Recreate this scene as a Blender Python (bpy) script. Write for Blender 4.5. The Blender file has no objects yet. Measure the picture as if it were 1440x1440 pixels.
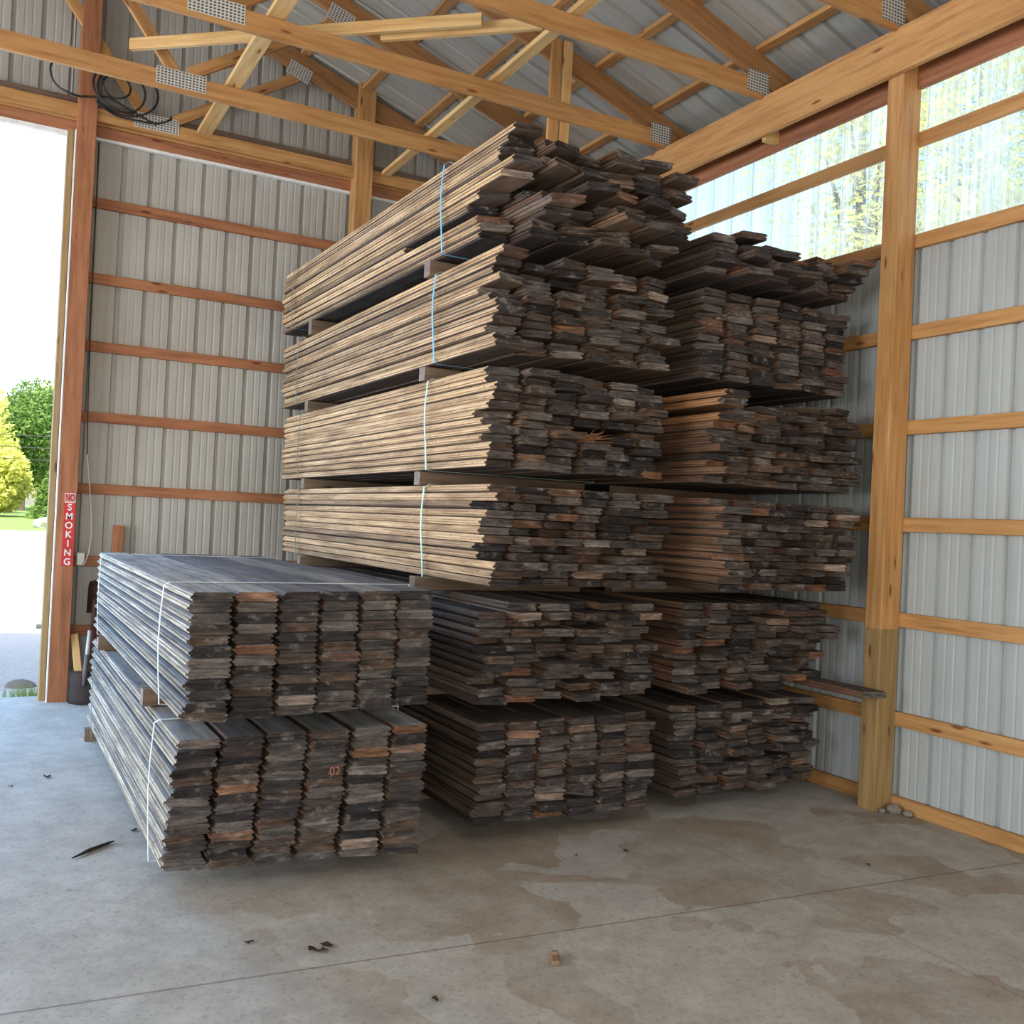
import bpy, bmesh, math, random
from mathutils import Matrix, Vector, noise
R = random.Random(7)
S = bpy.context.scene
COL = S.collection
# ---------------------------------------------------------------- camera
F_PX = 1371.753
CAM_C = Vector((-5.10722, -4.19728, 1.67793))
CAM_R = Vector((0.875825, -0.480337, 0.046975)); CAM_U = Vector((-0.046813, 0.012324, 0.998828)); CAM_B = Vector((-0.480353, -0.876997, -0.011692))
cd = bpy.data.cameras.new('camera'); cam = bpy.data.objects.new('camera', cd); COL.objects.link(cam)
cd.sensor_width = 36; cd.lens = F_PX / 1440 * 36; cd.clip_start = .05; cd.clip_end = 400
M = Matrix((CAM_R, CAM_U, CAM_B)).transposed().to_4x4(); M.translation = CAM_C
cam.matrix_world = M; S.camera = cam
# ---------------------------------------------------------------- world, sun, daylight through openings
W = bpy.data.worlds.new('sky'); S.world = W; W.use_nodes = True
nt = W.node_tree; bg = nt.nodes['Background']
sky = nt.nodes.new('ShaderNodeTexSky'); sky.sky_type = 'NISHITA'; sky.sun_disc = False
sky.sun_elevation = math.radians(58); sky.sun_rotation = math.radians(200); sky.air_density = 1.2; sky.dust_density = 2.0
nt.links.new(sky.outputs[0], bg.inputs[0]); bg.inputs[1].default_value = 0.55
def light(name, kind, loc, target, energy, color, size=None, size_y=None, angle=None):
    d = bpy.data.lights.new(name, kind); d.energy = energy; d.color = color
    if size: d.shape = 'RECTANGLE'; d.size = size; d.size_y = size_y
    if angle: d.angle = angle
    o = bpy.data.objects.new(name, d); COL.objects.link(o); o.location = loc
    o.rotation_euler = (Vector(target) - Vector(loc)).to_track_quat('-Z', 'Y').to_euler(); return o
light('sun', 'SUN', (-6, -20, 30), (-2, 0, 0), 7.0, (1, .95, .86), angle=.009)
light('daylight_side_doors', 'AREA', (-12.0, 0.6, 2.1), (0, .6, 2.3), 800, (.90, .95, 1.0), 7.5, 3.8)
light('daylight_front_door', 'AREA', (-6.2, -8.8, 1.9), (-4.0, 5, 3.4), 250, (1.0, .88, .72), 8.0, 3.4)
light('daylight_back_door', 'AREA', (-6.45, 4.9, 2.3), (-4.6, -1, 0), 270, (.22, .52, 1.0), 2.2, 4.2)
S.view_settings.view_transform = 'Standard'; S.view_settings.look = 'None'
S.view_settings.exposure = 0.0; S.view_settings.gamma = 1.0; S.view_settings.use_curve_mapping = False
S.cycles.use_denoising = True
S.cycles.max_bounces = 8; S.cycles.diffuse_bounces = 4; S.cycles.transparent_max_bounces = 12
S.cycles.sample_clamp_indirect = 6

# ---------------------------------------------------------------- helpers
def tag(o, label=None, cat=None, group=None, kind=None):
    if label: o['label'] = label
    if cat: o['category'] = cat
    if group: o['group'] = group
    if kind: o['kind'] = kind
    return o
def obj(name, bm, mats, parent=None, loc=None, smooth=False):
    me = bpy.data.meshes.new(name); bm.normal_update(); bm.to_mesh(me); bm.free()
    for m in (mats if isinstance(mats, (list, tuple)) else [mats]): me.materials.append(m)
    if smooth:
        for p in me.polygons: p.use_smooth = True
    o = bpy.data.objects.new(name, me); COL.objects.link(o)
    if parent: o.parent = parent
    if loc is not None: o.location = loc
    return o
def empty(name, loc, rot=(0, 0, 0)):
    o = bpy.data.objects.new(name, None); COL.objects.link(o); o.location = loc; o.rotation_euler = rot
    o.empty_display_size = .2; return o
def bx(bm, x0, x1, y0, y1, z0, z1, bev=0, mi=0):
    n = bmesh.ops.create_cube(bm, size=1)['verts']
    for v in n:
        v.co = Vector(((x0+x1)/2 + v.co.x*(x1-x0), (y0+y1)/2 + v.co.y*(y1-y0), (z0+z1)/2 + v.co.z*(z1-z0)))
    fs = {f for v in n for f in v.link_faces}
    for f in fs: f.material_index = mi
    if bev:
        es = {e for v in n for e in v.link_edges}
        bmesh.ops.bevel(bm, geom=list(es), offset=bev, segments=1, affect='EDGES')
def beam(name, p0, p1, w, h, mat, parent=None, side=(0, 1, 0), bev=.003, bend=.0):
    """sawn timber from p0 to p1 (centre line), w across 'side', h across the third axis; mesh runs along its local X"""
    p0 = Vector(p0); p1 = Vector(p1); L = (p1-p0).length; ax = (p1-p0).normalized()
    sd = Vector(side); sd = (sd - ax*sd.dot(ax)).normalized(); up = ax.cross(sd)
    bm = bmesh.new(); n = max(2, int(L/.35))
    rings = []
    b = bev
    prof = [(-w/2+b, -h/2), (w/2-b, -h/2), (w/2, -h/2+b), (w/2, h/2-b), (w/2-b, h/2), (-w/2+b, h/2), (-w/2, h/2-b), (-w/2, -h/2+b)]
    s1 = R.random()*50
    for i in range(n+1):
        t = i/n; off = bend*math.sin(math.pi*t)
        rings.append([bm.verts.new((L*t, y, z + off + .0015*noise.noise(Vector((s1+t*L*3, y*20, z*20))))) for y, z in prof])
    for i in range(n):
        for k in range(8): bm.faces.new((rings[i][k], rings[i][(k+1) % 8], rings[i+1][(k+1) % 8], rings[i+1][k]))
    bm.faces.new(rings[0][::-1]); bm.faces.new(rings[-1])
    bmesh.ops.recalc_face_normals(bm, faces=bm.faces[:])
    o = obj(name, bm, mat, parent)
    mw = Matrix((ax, sd, up)).transposed().to_4x4()
    mw.translation = p0 - (Vector(parent.location) if parent else Vector((0, 0, 0)))
    o.matrix_local = mw
    return o
def tube(bm, pts, r, n=8, closed=False, mi=0):
    pts = [Vector(p) for p in pts]; rings = []
    rr = r if isinstance(r, (list, tuple)) else [r]*len(pts)
    prev = None
    for i, p in enumerate(pts):
        a = pts[i-1] if i > 0 else p; b = pts[i+1] if i < len(pts)-1 else p
        d = (b-a).normalized()
        if prev is None: s = d.orthogonal().normalized()
        else: s = (prev - d*prev.dot(d)).normalized()
        prev = s; t = d.cross(s)
        rings.append([bm.verts.new(p + (s*math.cos(2*math.pi*k/n) + t*math.sin(2*math.pi*k/n))*rr[i]) for k in range(n)])
    for i in range(len(rings)-1):
        for k in range(n):
            f = bm.faces.new((rings[i][k], rings[i][(k+1) % n], rings[i+1][(k+1) % n], rings[i+1][k])); f.material_index = mi
    bm.faces.new(rings[0][::-1]).material_index = mi; bm.faces.new(rings[-1]).material_index = mi

# ---------------------------------------------------------------- materials
class NT:
    def __init__(s, name):
        s.m = bpy.data.materials.new(name); s.m.use_nodes = True; s.t = s.m.node_tree
        s.b = s.t.nodes['Principled BSDF']; s.out = s.t.nodes['Material Output']
    def n(s, typ, **k):
        x = s.t.nodes.new(typ)
        for a, v in k.items(): setattr(x, a, v)
        return x
    def l(s, a, b): s.t.links.new(a, b)
    def coord(s, scale, rand=True):
        tc = s.n('ShaderNodeTexCoord'); mp = s.n('ShaderNodeMapping'); mp.inputs['Scale'].default_value = scale
        if rand:
            oi = s.n('ShaderNodeObjectInfo'); mu = s.n('ShaderNodeVectorMath', operation='SCALE'); mu.inputs[0].default_value = (37, 91, 53)
            s.l(oi.outputs['Random'], mu.inputs['Scale'])
            ad = s.n('ShaderNodeVectorMath', operation='ADD'); s.l(tc.outputs['Object'], ad.inputs[0]); s.l(mu.outputs[0], ad.inputs[1]); s.l(ad.outputs[0], mp.inputs[0])
        else: s.l(tc.outputs['Object'], mp.inputs[0])
        return mp.outputs[0]
    def noise(s, vec, scale=1, detail=4, rough=.6):
        x = s.n('ShaderNodeTexNoise'); x.inputs['Scale'].default_value = scale; x.inputs['Detail'].default_value = detail; x.inputs['Roughness'].default_value = rough
        s.l(vec, x.inputs['Vector']); return x.outputs['Fac']
    def ramp(s, fac, stops):
        x = s.n('ShaderNodeValToRGB'); e = x.color_ramp.elements
        while len(e) < len(stops): e.new(.5)
        for i, (p, c) in enumerate(stops): e[i].position = p; e[i].color = (*c, 1) if len(c) == 3 else c
        s.l(fac, x.inputs[0]); return x.outputs[0]
    def mix(s, a, b, fac, mode='MIX'):
        x = s.n('ShaderNodeMix', data_type='RGBA', blend_type=mode)
        for sock, v in ((x.inputs[0], fac), (x.inputs[6], a), (x.inputs[7], b)):
            if hasattr(v, 'is_output'): s.l(v, sock)
            elif isinstance(v, (int, float)): sock.default_value = v
            else: sock.default_value = (*v, 1)
        return x.outputs[2]
    def bump(s, h, strength=.3, dist=.01):
        x = s.n('ShaderNodeBump'); x.inputs['Strength'].default_value = strength; x.inputs['Distance'].default_value = dist
        s.l(h, x.inputs['Height']); s.l(x.outputs[0], s.b.inputs['Normal'])
    def fin(s, col, rough=.7, metal=0, spec=.3):
        if hasattr(col, 'is_output'): s.l(col, s.b.inputs['Base Color'])
        else: s.b.inputs['Base Color'].default_value = (*col, 1)
        s.b.inputs['Roughness'].default_value = rough; s.b.inputs['Metallic'].default_value = metal
        s.b.inputs['Specular IOR Level'].default_value = spec
        return s.m
def pine(name, c1, c2, c3, knots=True):
    t = NT(name); v = t.coord((1.1, 16, 16)); n1 = t.noise(v, 1.6, 5, .65)
    col = t.ramp(n1, [(.25, c1), (.5, c2), (.78, c3)])
    v2 = t.coord((.5, 1.4, 1.4)); col = t.mix(col, t.ramp(t.noise(v2, 1.5, 3), [(.3, (.72, .66, .6)), (.65, (1.08, 1.04, 1))]), .65, 'MULTIPLY')
    if knots:
        vo = t.n('ShaderNodeTexVoronoi'); t.l(t.coord((2.2, 9, 9)), vo.inputs['Vector']); vo.inputs['Scale'].default_value = 1.0
        k = t.ramp(vo.outputs['Distance'], [(.06, (.28, .13, .05)), (.13, (1, 1, 1))]); col = t.mix(col, k, .85, 'MULTIPLY')
    t.bump(n1, .12, .004)
    return t.fin(col, .62)
PINE = pine('pine_lumber', (.29, .13, .045), (.47, .245, .09), (.58, .345, .145))
PINE_B = pine('pine_brown_shaded', (.20, .095, .04), (.36, .18, .07), (.46, .255, .11))  # browner pine for top chords, partly their shade put into the colour
PINE_L = pine('pine_pale', (.44, .24, .085), (.62, .39, .16), (.74, .52, .26))
PINE_R = pine('pine_reddish', (.19, .07, .032), (.35, .145, .07), (.46, .215, .11))  # red cast of the lens flare by the doorway put into the wood colour
PINE_T = pine('pine_treated', (.17, .11, .045), (.30, .19, .08), (.38, .26, .12))
PINE_D = pine('pine_weathered', (.10, .07, .05), (.20, .14, .10), (.30, .22, .16))
def face_mat(name, c1, c2, c3):
    t = NT(name); v = t.coord((24, 1.4, 24)); n1 = t.noise(v, 1.3, 6, .7)
    col = t.ramp(n1, [(.3, c1), (.5, c2), (.75, c3)])
    oi = t.n('ShaderNodeObjectInfo'); rr = t.ramp(oi.outputs['Random'], [(0, (.45, .45, .5)), (.5, (1, .95, .9)), (1, (1.5, 1.45, 1.4))])
    col = t.mix(col, rr, 1, 'MULTIPLY')
    n2 = t.noise(t.coord((3, 2, 3)), 2, 3); col = t.mix(col, t.ramp(n2, [(.3, (.5, .5, .5)), (.7, (1.2, 1.2, 1.2))]), .6, 'MULTIPLY')
    t.bump(n1, .35, .006)
    return t.fin(col, .75)
FACE = face_mat('board_face_weathered', (.035, .028, .026), (.085, .068, .06), (.17, .14, .125))
FACE_U = face_mat('board_face_brown', (.05, .032, .022), (.12, .078, .05), (.21, .15, .10))
FACE_S = face_mat('board_face_silvered', (.11, .11, .11), (.24, .235, .23), (.42, .41, .40))
def edge_mat(name, c1, c2, c3, vmin=.7):
    t = NT(name); v = t.coord((20, 1.2, 75)); n1 = t.noise(v, 1.4, 5, .75)
    col = t.ramp(n1, [(.30, c1), (.50, c2), (.70, c3)])
    oi = t.n('ShaderNodeObjectInfo'); rr = t.ramp(oi.outputs['Random'], [(0, (vmin, vmin*.93, vmin*.88)), (.35, (1, .98, .95)), (.7, (.85, .8, .74)), (1, (1.2, 1.16, 1.08))])
    big = t.noise(t.coord((2, .9, 6)), 1.3, 4, .6); col = t.mix(col, t.ramp(big, [(.35, (.5, .44, .38)), (.58, (1.05, 1.03, 1))]), .85, 'MULTIPLY')
    col = t.mix(col, rr, 1, 'MULTIPLY')
    vo = t.n('ShaderNodeTexVoronoi'); t.l(t.coord((5, 3.2, 9)), vo.inputs['Vector'])
    col = t.mix(col, t.ramp(vo.outputs['Distance'], [(.09, (.16, .09, .05)), (.18, (1, 1, 1))]), .85, 'MULTIPLY')
    t.bump(n1, .4, .006)
    return t.fin(col, .7)
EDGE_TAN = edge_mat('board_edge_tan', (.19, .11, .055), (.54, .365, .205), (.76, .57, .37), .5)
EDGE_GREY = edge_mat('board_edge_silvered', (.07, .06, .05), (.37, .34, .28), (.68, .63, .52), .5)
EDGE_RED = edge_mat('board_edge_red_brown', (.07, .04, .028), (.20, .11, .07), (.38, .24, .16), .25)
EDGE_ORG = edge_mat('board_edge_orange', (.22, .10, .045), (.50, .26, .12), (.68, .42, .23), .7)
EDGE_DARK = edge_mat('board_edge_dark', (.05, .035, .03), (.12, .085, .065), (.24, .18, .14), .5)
def end_mat(name, bright=1):
    t = NT(name)
    oi = t.n('ShaderNodeObjectInfo')
    B = bright
    base = t.ramp(oi.outputs['Random'], [(0, (.022*B, .019*B, .02*B)), (.25, (.055*B, .045*B, .042*B)), (.45, (.10*B, .065*B, .045*B)), (.6, (.075*B, .065*B, .062*B)), (.78, (.16*B, .135*B, .12*B)), (.90, (.05*B, .042*B, .04*B)), (.96, (.20*B, .095*B, .05*B)), (1, (.30*B, .26*B, .22*B))])
    n1 = t.noise(t.coord((7, 7, 40)), 1.2, 6, .75)
    col = t.mix(base, t.ramp(n1, [(.3, (.25, .24, .25)), (.5, (.95, .92, .9)), (.72, (2.3, 2.1, 1.95))]), 1, 'MULTIPLY')
    n2 = t.noise(t.coord((9, 9, 14)), 1.3, 5, .7)
    col = t.mix(col, (.30*B, .255*B, .22*B), t.ramp(n2, [(.56, (0, 0, 0)), (.70, (.75, .75, .75))]))
    t.bump(n1, .8, .012)
    return t.fin(col, .8)
END = end_mat('board_end_grain', .88)
def steel(name, c, rough=.45, metal=.0, spec=.5, dirty=.25, sc=(5, 5, .5)):
    t = NT(name); n1 = t.noise(t.coord(sc, False), 1.5, 4)
    col = t.mix(c, t.ramp(n1, [(.3, (.78, .76, .74)), (.7, (1.06, 1.06, 1.05))]), dirty*2.5, 'MULTIPLY')
    n2 = t.noise(t.coord((1, 1, 1), False), .8, 5); col = t.mix(col, t.ramp(n2, [(.35, (.85, .83, .8)), (.6, (1, 1, 1))]), .7, 'MULTIPLY')
    return t.fin(col, rough, metal, spec)
SHEET = steel('wall_sheet_backer_paint', (.455, .44, .405), .5, 0, .35)
ROOFM = steel('roof_sheet_steel', (.50, .50, .46), .33, .35, .5, .25, (.4, 7, .4))
GALV = steel('galvanised_steel', (.55, .55, .53), .35, .6)
def flat(name, c, rough=.6, metal=0, spec=.3):
    t = NT(name); n = t.noise(t.coord((6, 6, 6)), 2, 4); col = t.mix(c, t.ramp(n, [(.3, (.8, .8, .8)), (.7, (1.1, 1.1, 1.1))]), .8, 'MULTIPLY')
    return t.fin(col, rough, metal, spec)
# concrete
def concrete():
    t = NT('concrete_slab'); v = t.coord((1, 1, 1), False)
    n1 = t.noise(v, .9, 6, .62); n2 = t.noise(v, 6, 6, .7); n3 = t.noise(t.coord((.5, 1.3, 1), False), 1.1, 3, .5)
    col = t.ramp(n2, [(.3, (.36, .33, .29)), (.7, (.49, .455, .405))])
    # brown dust patches, angular
    vo = t.n('ShaderNodeTexVoronoi'); vo.feature = 'F1'; vo.distance = 'CHEBYCHEV'; vo.inputs['Scale'].default_value = 2.3
    mp = t.n('ShaderNodeMapping'); mp.inputs['Rotation'].default_value = (0, 0, .5); t.l(v, mp.inputs[0])
    wz = t.n('ShaderNodeTexNoise'); wz.inputs['Scale'].default_value = 5; wz.inputs['Detail'].default_value = 5; t.l(v, wz.inputs['Vector']); ad = t.mix(mp.outputs[0], wz.outputs['Color'], .16)
    t.l(ad, vo.inputs['Vector'])
    sep = t.n('ShaderNodeSeparateColor'); t.l(vo.outputs['Color'], sep.inputs[0])
    nz = t.n('ShaderNodeTexNoise'); nz.inputs['Scale'].default_value = 7; nz.inputs['Detail'].default_value = 6; t.l(v, nz.inputs['Vector'])
    patch = t.ramp(sep.outputs[0], [(.40, (.0, .0, .0)), (.50, (1, 1, 1))])
    m1 = t.mix(patch, t.ramp(n1, [(.40, (.1, .1, .1)), (.54, (1, 1, 1))]), .8, 'MULTIPLY')
    dustc = t.ramp(n2, [(.3, (.24, .165, .105)), (.7, (.32, .235, .155))])
    # dust is mostly in the front right part of the bay
    sx = t.n('ShaderNodeSeparateXYZ'); t.l(v, sx.inputs[0])
    mr = t.n('ShaderNodeMapRange'); mr.inputs[1].default_value = -4.8; mr.inputs[2].default_value = -3.0; mr.inputs[3].default_value = .12; mr.inputs[4].default_value = .72; t.l(sx.outputs[0], mr.inputs[0])
    f = t.mix(m1, (1, 1, 1), .20); ff = t.n('ShaderNodeMath', operation='MULTIPLY'); t.l(f, ff.inputs[0]); t.l(mr.outputs[0], ff.inputs[1])
    col = t.mix(col, dustc, ff.outputs[0])
    # saw cut joints: Y = -.93 -.07*(X+1.2) and X = -1.62
    def joint(a, b, c, w, strength, col):
        m = t.n('ShaderNodeVectorMath', operation='DOT_PRODUCT'); t.l(v, m.inputs[0]); m.inputs[1].default_value = (a, b, 0)
        s = t.n('ShaderNodeMath', operation='SUBTRACT'); t.l(m.outputs['Value'], s.inputs[0]); s.inputs[1].default_value = c
        q = t.n('ShaderNodeMath', operation='ABSOLUTE'); t.l(s.outputs[0], q.inputs[0])
        r = t.ramp(q.outputs[0], [(w*.5, (strength, strength, strength)), (w, (0, 0, 0))])
        return t.mix(col, (.12, .09, .07), r)
    col = joint(.07, 1, -.975, .006, .75, col)
    col = joint(1, 0, -1.60, .005, .4, col)
    n4 = t.noise(v, 45, 3, .6); col = t.mix(col, t.ramp(n4, [(.33, (.72, .7, .67)), (.45, (1, 1, 1))]), .8, 'MULTIPLY')
    n5 = t.noise(v, 3.2, 8, .75); col = t.mix(col, t.ramp(n5, [(.3, (.8, .78, .75)), (.6, (1.04, 1.04, 1.04))]), .8, 'MULTIPLY')
    t.bump(n2, .12, .01)
    return t.fin(col, .7, 0, .22)
CONC = concrete()
GRAVEL = NT('gravel'); _v = GRAVEL.coord((1, 1, 1), False); _n = GRAVEL.noise(_v, 30, 5, .7)
GRAVEL = (GRAVEL.bump(_n, .5, .03), GRAVEL.fin(GRAVEL.ramp(_n, [(.3, (.42, .40, .37)), (.7, (.66, .64, .60))]), .9))[1]
GRASS = NT('lawn'); _n = GRASS.noise(GRASS.coord((1, 1, 1), False), 1.5, 6, .7)
GRASS = GRASS.fin(GRASS.ramp(_n, [(.3, (.14, .22, .05)), (.7, (.26, .34, .09))]), .9)
def leaf_mat(name, c1, c2):
    t = NT(name); n = t.noise(t.coord((1, 1, 1), False), .9, 4); c = t.ramp(n, [(.3, c1), (.7, c2)])
    t.fin(c, .7); tr = t.n('ShaderNodeBsdfTranslucent'); t.l(c, tr.inputs[0]); mx = t.n('ShaderNodeMixShader'); mx.inputs[0].default_value = .45
    t.l(t.b.outputs[0], mx.inputs[1]); t.l(tr.outputs[0], mx.inputs[2]); t.l(mx.outputs[0], t.out.inputs[0]); return t.m
LEAF_Y = leaf_mat('leaves_yellow_green', (.50, .52, .10), (.85, .82, .22))
LEAF_G = leaf_mat('leaves_green', (.10, .20, .04), (.24, .36, .08))
LEAF_D = leaf_mat('needles_dark_green', (.26, .34, .12), (.42, .50, .20))
BARK = flat('bark', (.14, .10, .075), .9)
def polyc():
    t = NT('translucent_panel'); v = t.coord((1, 1, 1), False)
    st = t.noise(t.coord((1, 26, .35), False), 1.2, 5, .7); blot = t.noise(v, 1.3, 4)
    tp = t.n('ShaderNodeBsdfTransparent'); tp.inputs[0].default_value = (.93, .96, .95, 1)
    tl = t.n('ShaderNodeBsdfTranslucent'); t.l(t.ramp(st, [(.35, (.70, .78, .80)), (.6, (.97, .98, .96))]), tl.inputs[0])
    gl = t.n('ShaderNodeBsdfGlossy'); gl.inputs['Roughness'].default_value = .25; gl.inputs[0].default_value = (.8, .85, .9, 1)
    fac = t.ramp(t.mix(st, blot, .4), [(.40, (.10, .10, .10)), (.60, (.50, .50, .50))])
    m1 = t.n('ShaderNodeMixShader'); t.l(fac, m1.inputs[0]); t.l(tp.outputs[0], m1.inputs[1]); t.l(tl.outputs[0], m1.inputs[2])
    m2 = t.n('ShaderNodeMixShader'); m2.inputs[0].default_value = .06; t.l(m1.outputs[0], m2.inputs[1]); t.l(gl.outputs[0], m2.inputs[2])
    t.l(m2.outputs[0], t.out.inputs[0]); t.t.nodes.remove(t.b); return t.m
POLY = polyc()
def plate_mat():
    t = NT('gusset_plate_steel'); tc = t.n('ShaderNodeTexCoord')
    br = t.n('ShaderNodeTexBrick'); br.offset = 0; br.inputs['Scale'].default_value = 1; br.inputs['Brick Width'].default_value = .026; br.inputs['Row Height'].default_value = .021
    br.inputs['Mortar Size'].default_value = .0052; br.inputs['Mortar Smooth'].default_value = .1
    br.inputs['Color1'].default_value = (.055, .045, .035, 1); br.inputs['Color2'].default_value = (.12, .08, .05, 1); br.inputs['Mortar'].default_value = (.62, .62, .58, 1)
    sx = t.n('ShaderNodeSeparateXYZ'); cx = t.n('ShaderNodeCombineXYZ'); t.l(tc.outputs['Object'], sx.inputs[0]); t.l(sx.outputs[0], cx.inputs[0]); t.l(sx.outputs[2], cx.inputs[1]); t.l(cx.outputs[0], br.inputs['Vector'])
    return t.fin(br.outputs['Color'], .4, .3, .5)
PLATE = plate_mat()
WHITE = flat('white_paint', (.78, .78, .76)); RED = flat('sign_red', (.55, .03, .035), .4); BLACK = flat('black_rubber', (.02, .02, .022), .5)
STRAP_B = flat('strap_blue', (.17, .42, .58), .35, 0, .5); STRAP_G = flat('strap_pale_green', (.50, .68, .55), .35, 0, .5); STRAP_D = flat('strap_grey_green', (.13, .17, .15), .4, 0, .5)
STRAP_W = flat('strap_white', (.72, .76, .74), .35, 0, .5)
IRON = flat('shovel_steel', (.13, .11, .11), .7, .2, .3); IRON_R = flat('rusty_steel', (.13, .06, .05), .7, .3)
GREYH = flat('grey_handle', (.42, .42, .42), .5); LEAFD = flat('dry_leaf', (.10, .055, .03), .9); STONE = flat('stone', (.22, .19, .165), .9)
CHIP = flat('wood_chip', (.24, .14, .08), .9); DARKW = flat('dark_bark_strip', (.03, .022, .018), .9)

# ---------------------------------------------------------------- building shell
XL, XR, YB, YF = -12.2, 0.0, 4.96, -9.0       # girt inner planes
RID = -6.1
def zroof(x): return 5.12 + .3333*(-x if x > RID else (x - 2*RID))     # top of the top chords
b = bmesh.new(); bx(b, -12.3, .25, -9.2, 5.12, -.15, 0); tag(obj('floor', b, CONC), kind='structure')
def ribs(a, bb):
    """profile of ribbed sheet along s in [a,bb]: list of (s, outward depth)"""
    out = []; k = math.floor(a/.2286)
    while k*.2286 < bb + .24:
        s0 = k*.2286
        for ds, d in ((-.024, 0), (-.013, .027), (.013, .027), (.024, 0), (.073, 0), (.080, .0022), (.088, .0022), (.095, 0), (.133, 0), (.140, .0022), (.148, .0022), (.155, 0)):
            s = s0+ds
            if a <= s <= bb: out.append((s, d))
        k += 1
    return [(a, 0)] + out + [(bb, 0)]
def sheet(name, place, a, bb, lo, hi, mat, kind='structure'):
    """place(s, depth, t) -> point; lo(s), hi(s) limits of t"""
    bm = bmesh.new(); pv = None; tk = .0012
    for s, d in ribs(a, bb):
        c = [bm.verts.new(place(s, d, lo(s))), bm.verts.new(place(s, d, hi(s))), bm.verts.new(place(s, d+tk, hi(s))), bm.verts.new(place(s, d+tk, lo(s)))]
        if pv:
            bm.faces.new((pv[0], c[0], c[1], pv[1])); bm.faces.new((pv[3], pv[2], c[2], c[3]))
            bm.faces.new((pv[1], c[1], c[2], pv[2])); bm.faces.new((pv[0], pv[3], c[3], c[0]))
        else: bm.faces.new(c)
        pv = c
    bm.faces.new(pv[::-1])
    bmesh.ops.recalc_face_normals(bm, faces=bm.faces[:])
    return tag(obj(name, bm, mat), kind=kind)
GT = .038
back = lambda s, d, t: (s, YB+GT+d, t)
sheet('wall_back', back, -4.56, .04, lambda s: 0, lambda s: zroof(s)+.03, SHEET)
sheet('wall_back_over_door', back, -7.7, -4.56, lambda s: 4.95, lambda s: zroof(s)+.03, SHEET)
sheet('wall_back_far', back, -12.25, -7.7, lambda s: 0, lambda s: zroof(s)+.03, SHEET)
right = lambda s, d, t: (XR+GT+d, s, t)
SHEET_R = steel('side_wall_sheet_sky_tint', (.42, .445, .45), .5, 0, .35)  # same sheet as the back wall, with bluish daylight mixed into its colour
sheet('wall_right', right, -9.0, 5.0, lambda s: 0, lambda s: 3.60, SHEET_R)
sheet('window_1', right, .05, 5.0, lambda s: 3.58, lambda s: 4.87, POLY)
sheet('window_2', right, -4.88, .05, lambda s: 3.58, lambda s: 4.87, POLY)
sheet('window_3', right, -9.0, -4.88, lambda s: 3.58, lambda s: 4.87, POLY)
rz = 5.12+.042
b = bmesh.new(); bx(b, .04, .22, -9.0, 5.0, 4.868, 4.874); bx(b, .20, .22, -9.0, 5.0, 4.874, 5.12); tag(obj('wall_right_eave', b, PINE_D), kind='structure')
sheet('ceiling', lambda s, d, t: (t, s, rz - .3333*t + d), -9.3, 5.25, lambda s: .45, lambda s: RID, ROOFM)
sheet('ceiling_left_slope', lambda s, d, t: (t, s, rz + .3333*(t-2*RID) + d), -9.3, 5.25, lambda s: RID, lambda s: -12.65, ROOFM)
b = bmesh.new()
bx(b, -12.3, -12.2, -9.1, 5.0, 4.1, 5.1); bx(b, -12.3, -12.2, -9.1, -4.0, 0, 4.1); bx(b, -12.3, -12.2, 4.6, 5.0, 0, 4.1)
tag(obj('wall_left', b, SHEET), kind='structure')  # unseen wall, added with its opening to control the daylight coming in
b = bmesh.new()
bx(b, -12.3, .05, -9.2, -9.1, 3.9, 5.1); bx(b, -12.3, -11, -9.2, -9.1, 0, 3.9); bx(b, -1.2, .05, -9.2, -9.1, 0, 3.9)
v = [b.verts.new(p) for p in ((-12.3, -9.15, 5.1), (.05, -9.15, 5.1), (RID, -9.15, 7.15))]; b.faces.new(v)
tag(obj('wall_front', b, SHEET), kind='structure')  # likewise out of view, added so light enters only through its opening
# steel trim under header
b = bmesh.new(); bx(b, -4.36, .0, 4.944, 4.99, 4.815, 4.842); tag(obj('trim_1', b, WHITE), kind='structure')

# ---- girts
NUM = ['lowest', 'second lowest', 'third from the floor', 'fourth from the floor', 'fifth from the floor', 'sixth from the floor', 'seventh from the floor', 'topmost']
zr = [0.0, .522, 1.142, 1.742, 2.352, 2.954, 3.532, 4.183]
for i, z in enumerate(zr):
    o = beam('wall_girt', (XR+GT/2, -8.9, z+.0445), (XR+GT/2, 0.06, z+.0445), GT, .089, PINE, side=(1, 0, 0))
    w = 'across the clear panels' if i == 7 else ('under clear panels' if i == 6 else 'over steel sheet')
    tag(o, '%s girt on right wall, camera side of big post, %s' % (NUM[i], w), 'girt', 'girts on the near bay of the right wall')
    o = beam('wall_girt', (XR+GT/2, 0.062, z+.0445), (XR+GT/2, 4.95, z+.0445), GT, .089, PINE, side=(1, 0, 0))
    w = 'across the clear panels' if i == 7 else ('under clear panels' if i == 6 else 'behind lumber')
    tag(o, '%s girt on right wall beyond the big post, %s' % (NUM[i], w), 'girt', 'girts on the far bay of the right wall')
zb = [0.0, .535, 1.135, 1.762, 2.385, 2.996, 3.584, 4.239]
for i, z in enumerate(zb):
    x1 = -2.07 if i > 1 else -2.07
    o = beam('wall_girt', (-4.37, YB+GT/2, z+.0445), (-.01, YB+GT/2, z+.0445), GT, .089, PINE_R, side=(0, 1, 0))
    tag(o, 'reddish girt on the back wall right of the doorway, %s' % NUM[i], 'girt', 'girts on the back wall')
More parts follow.
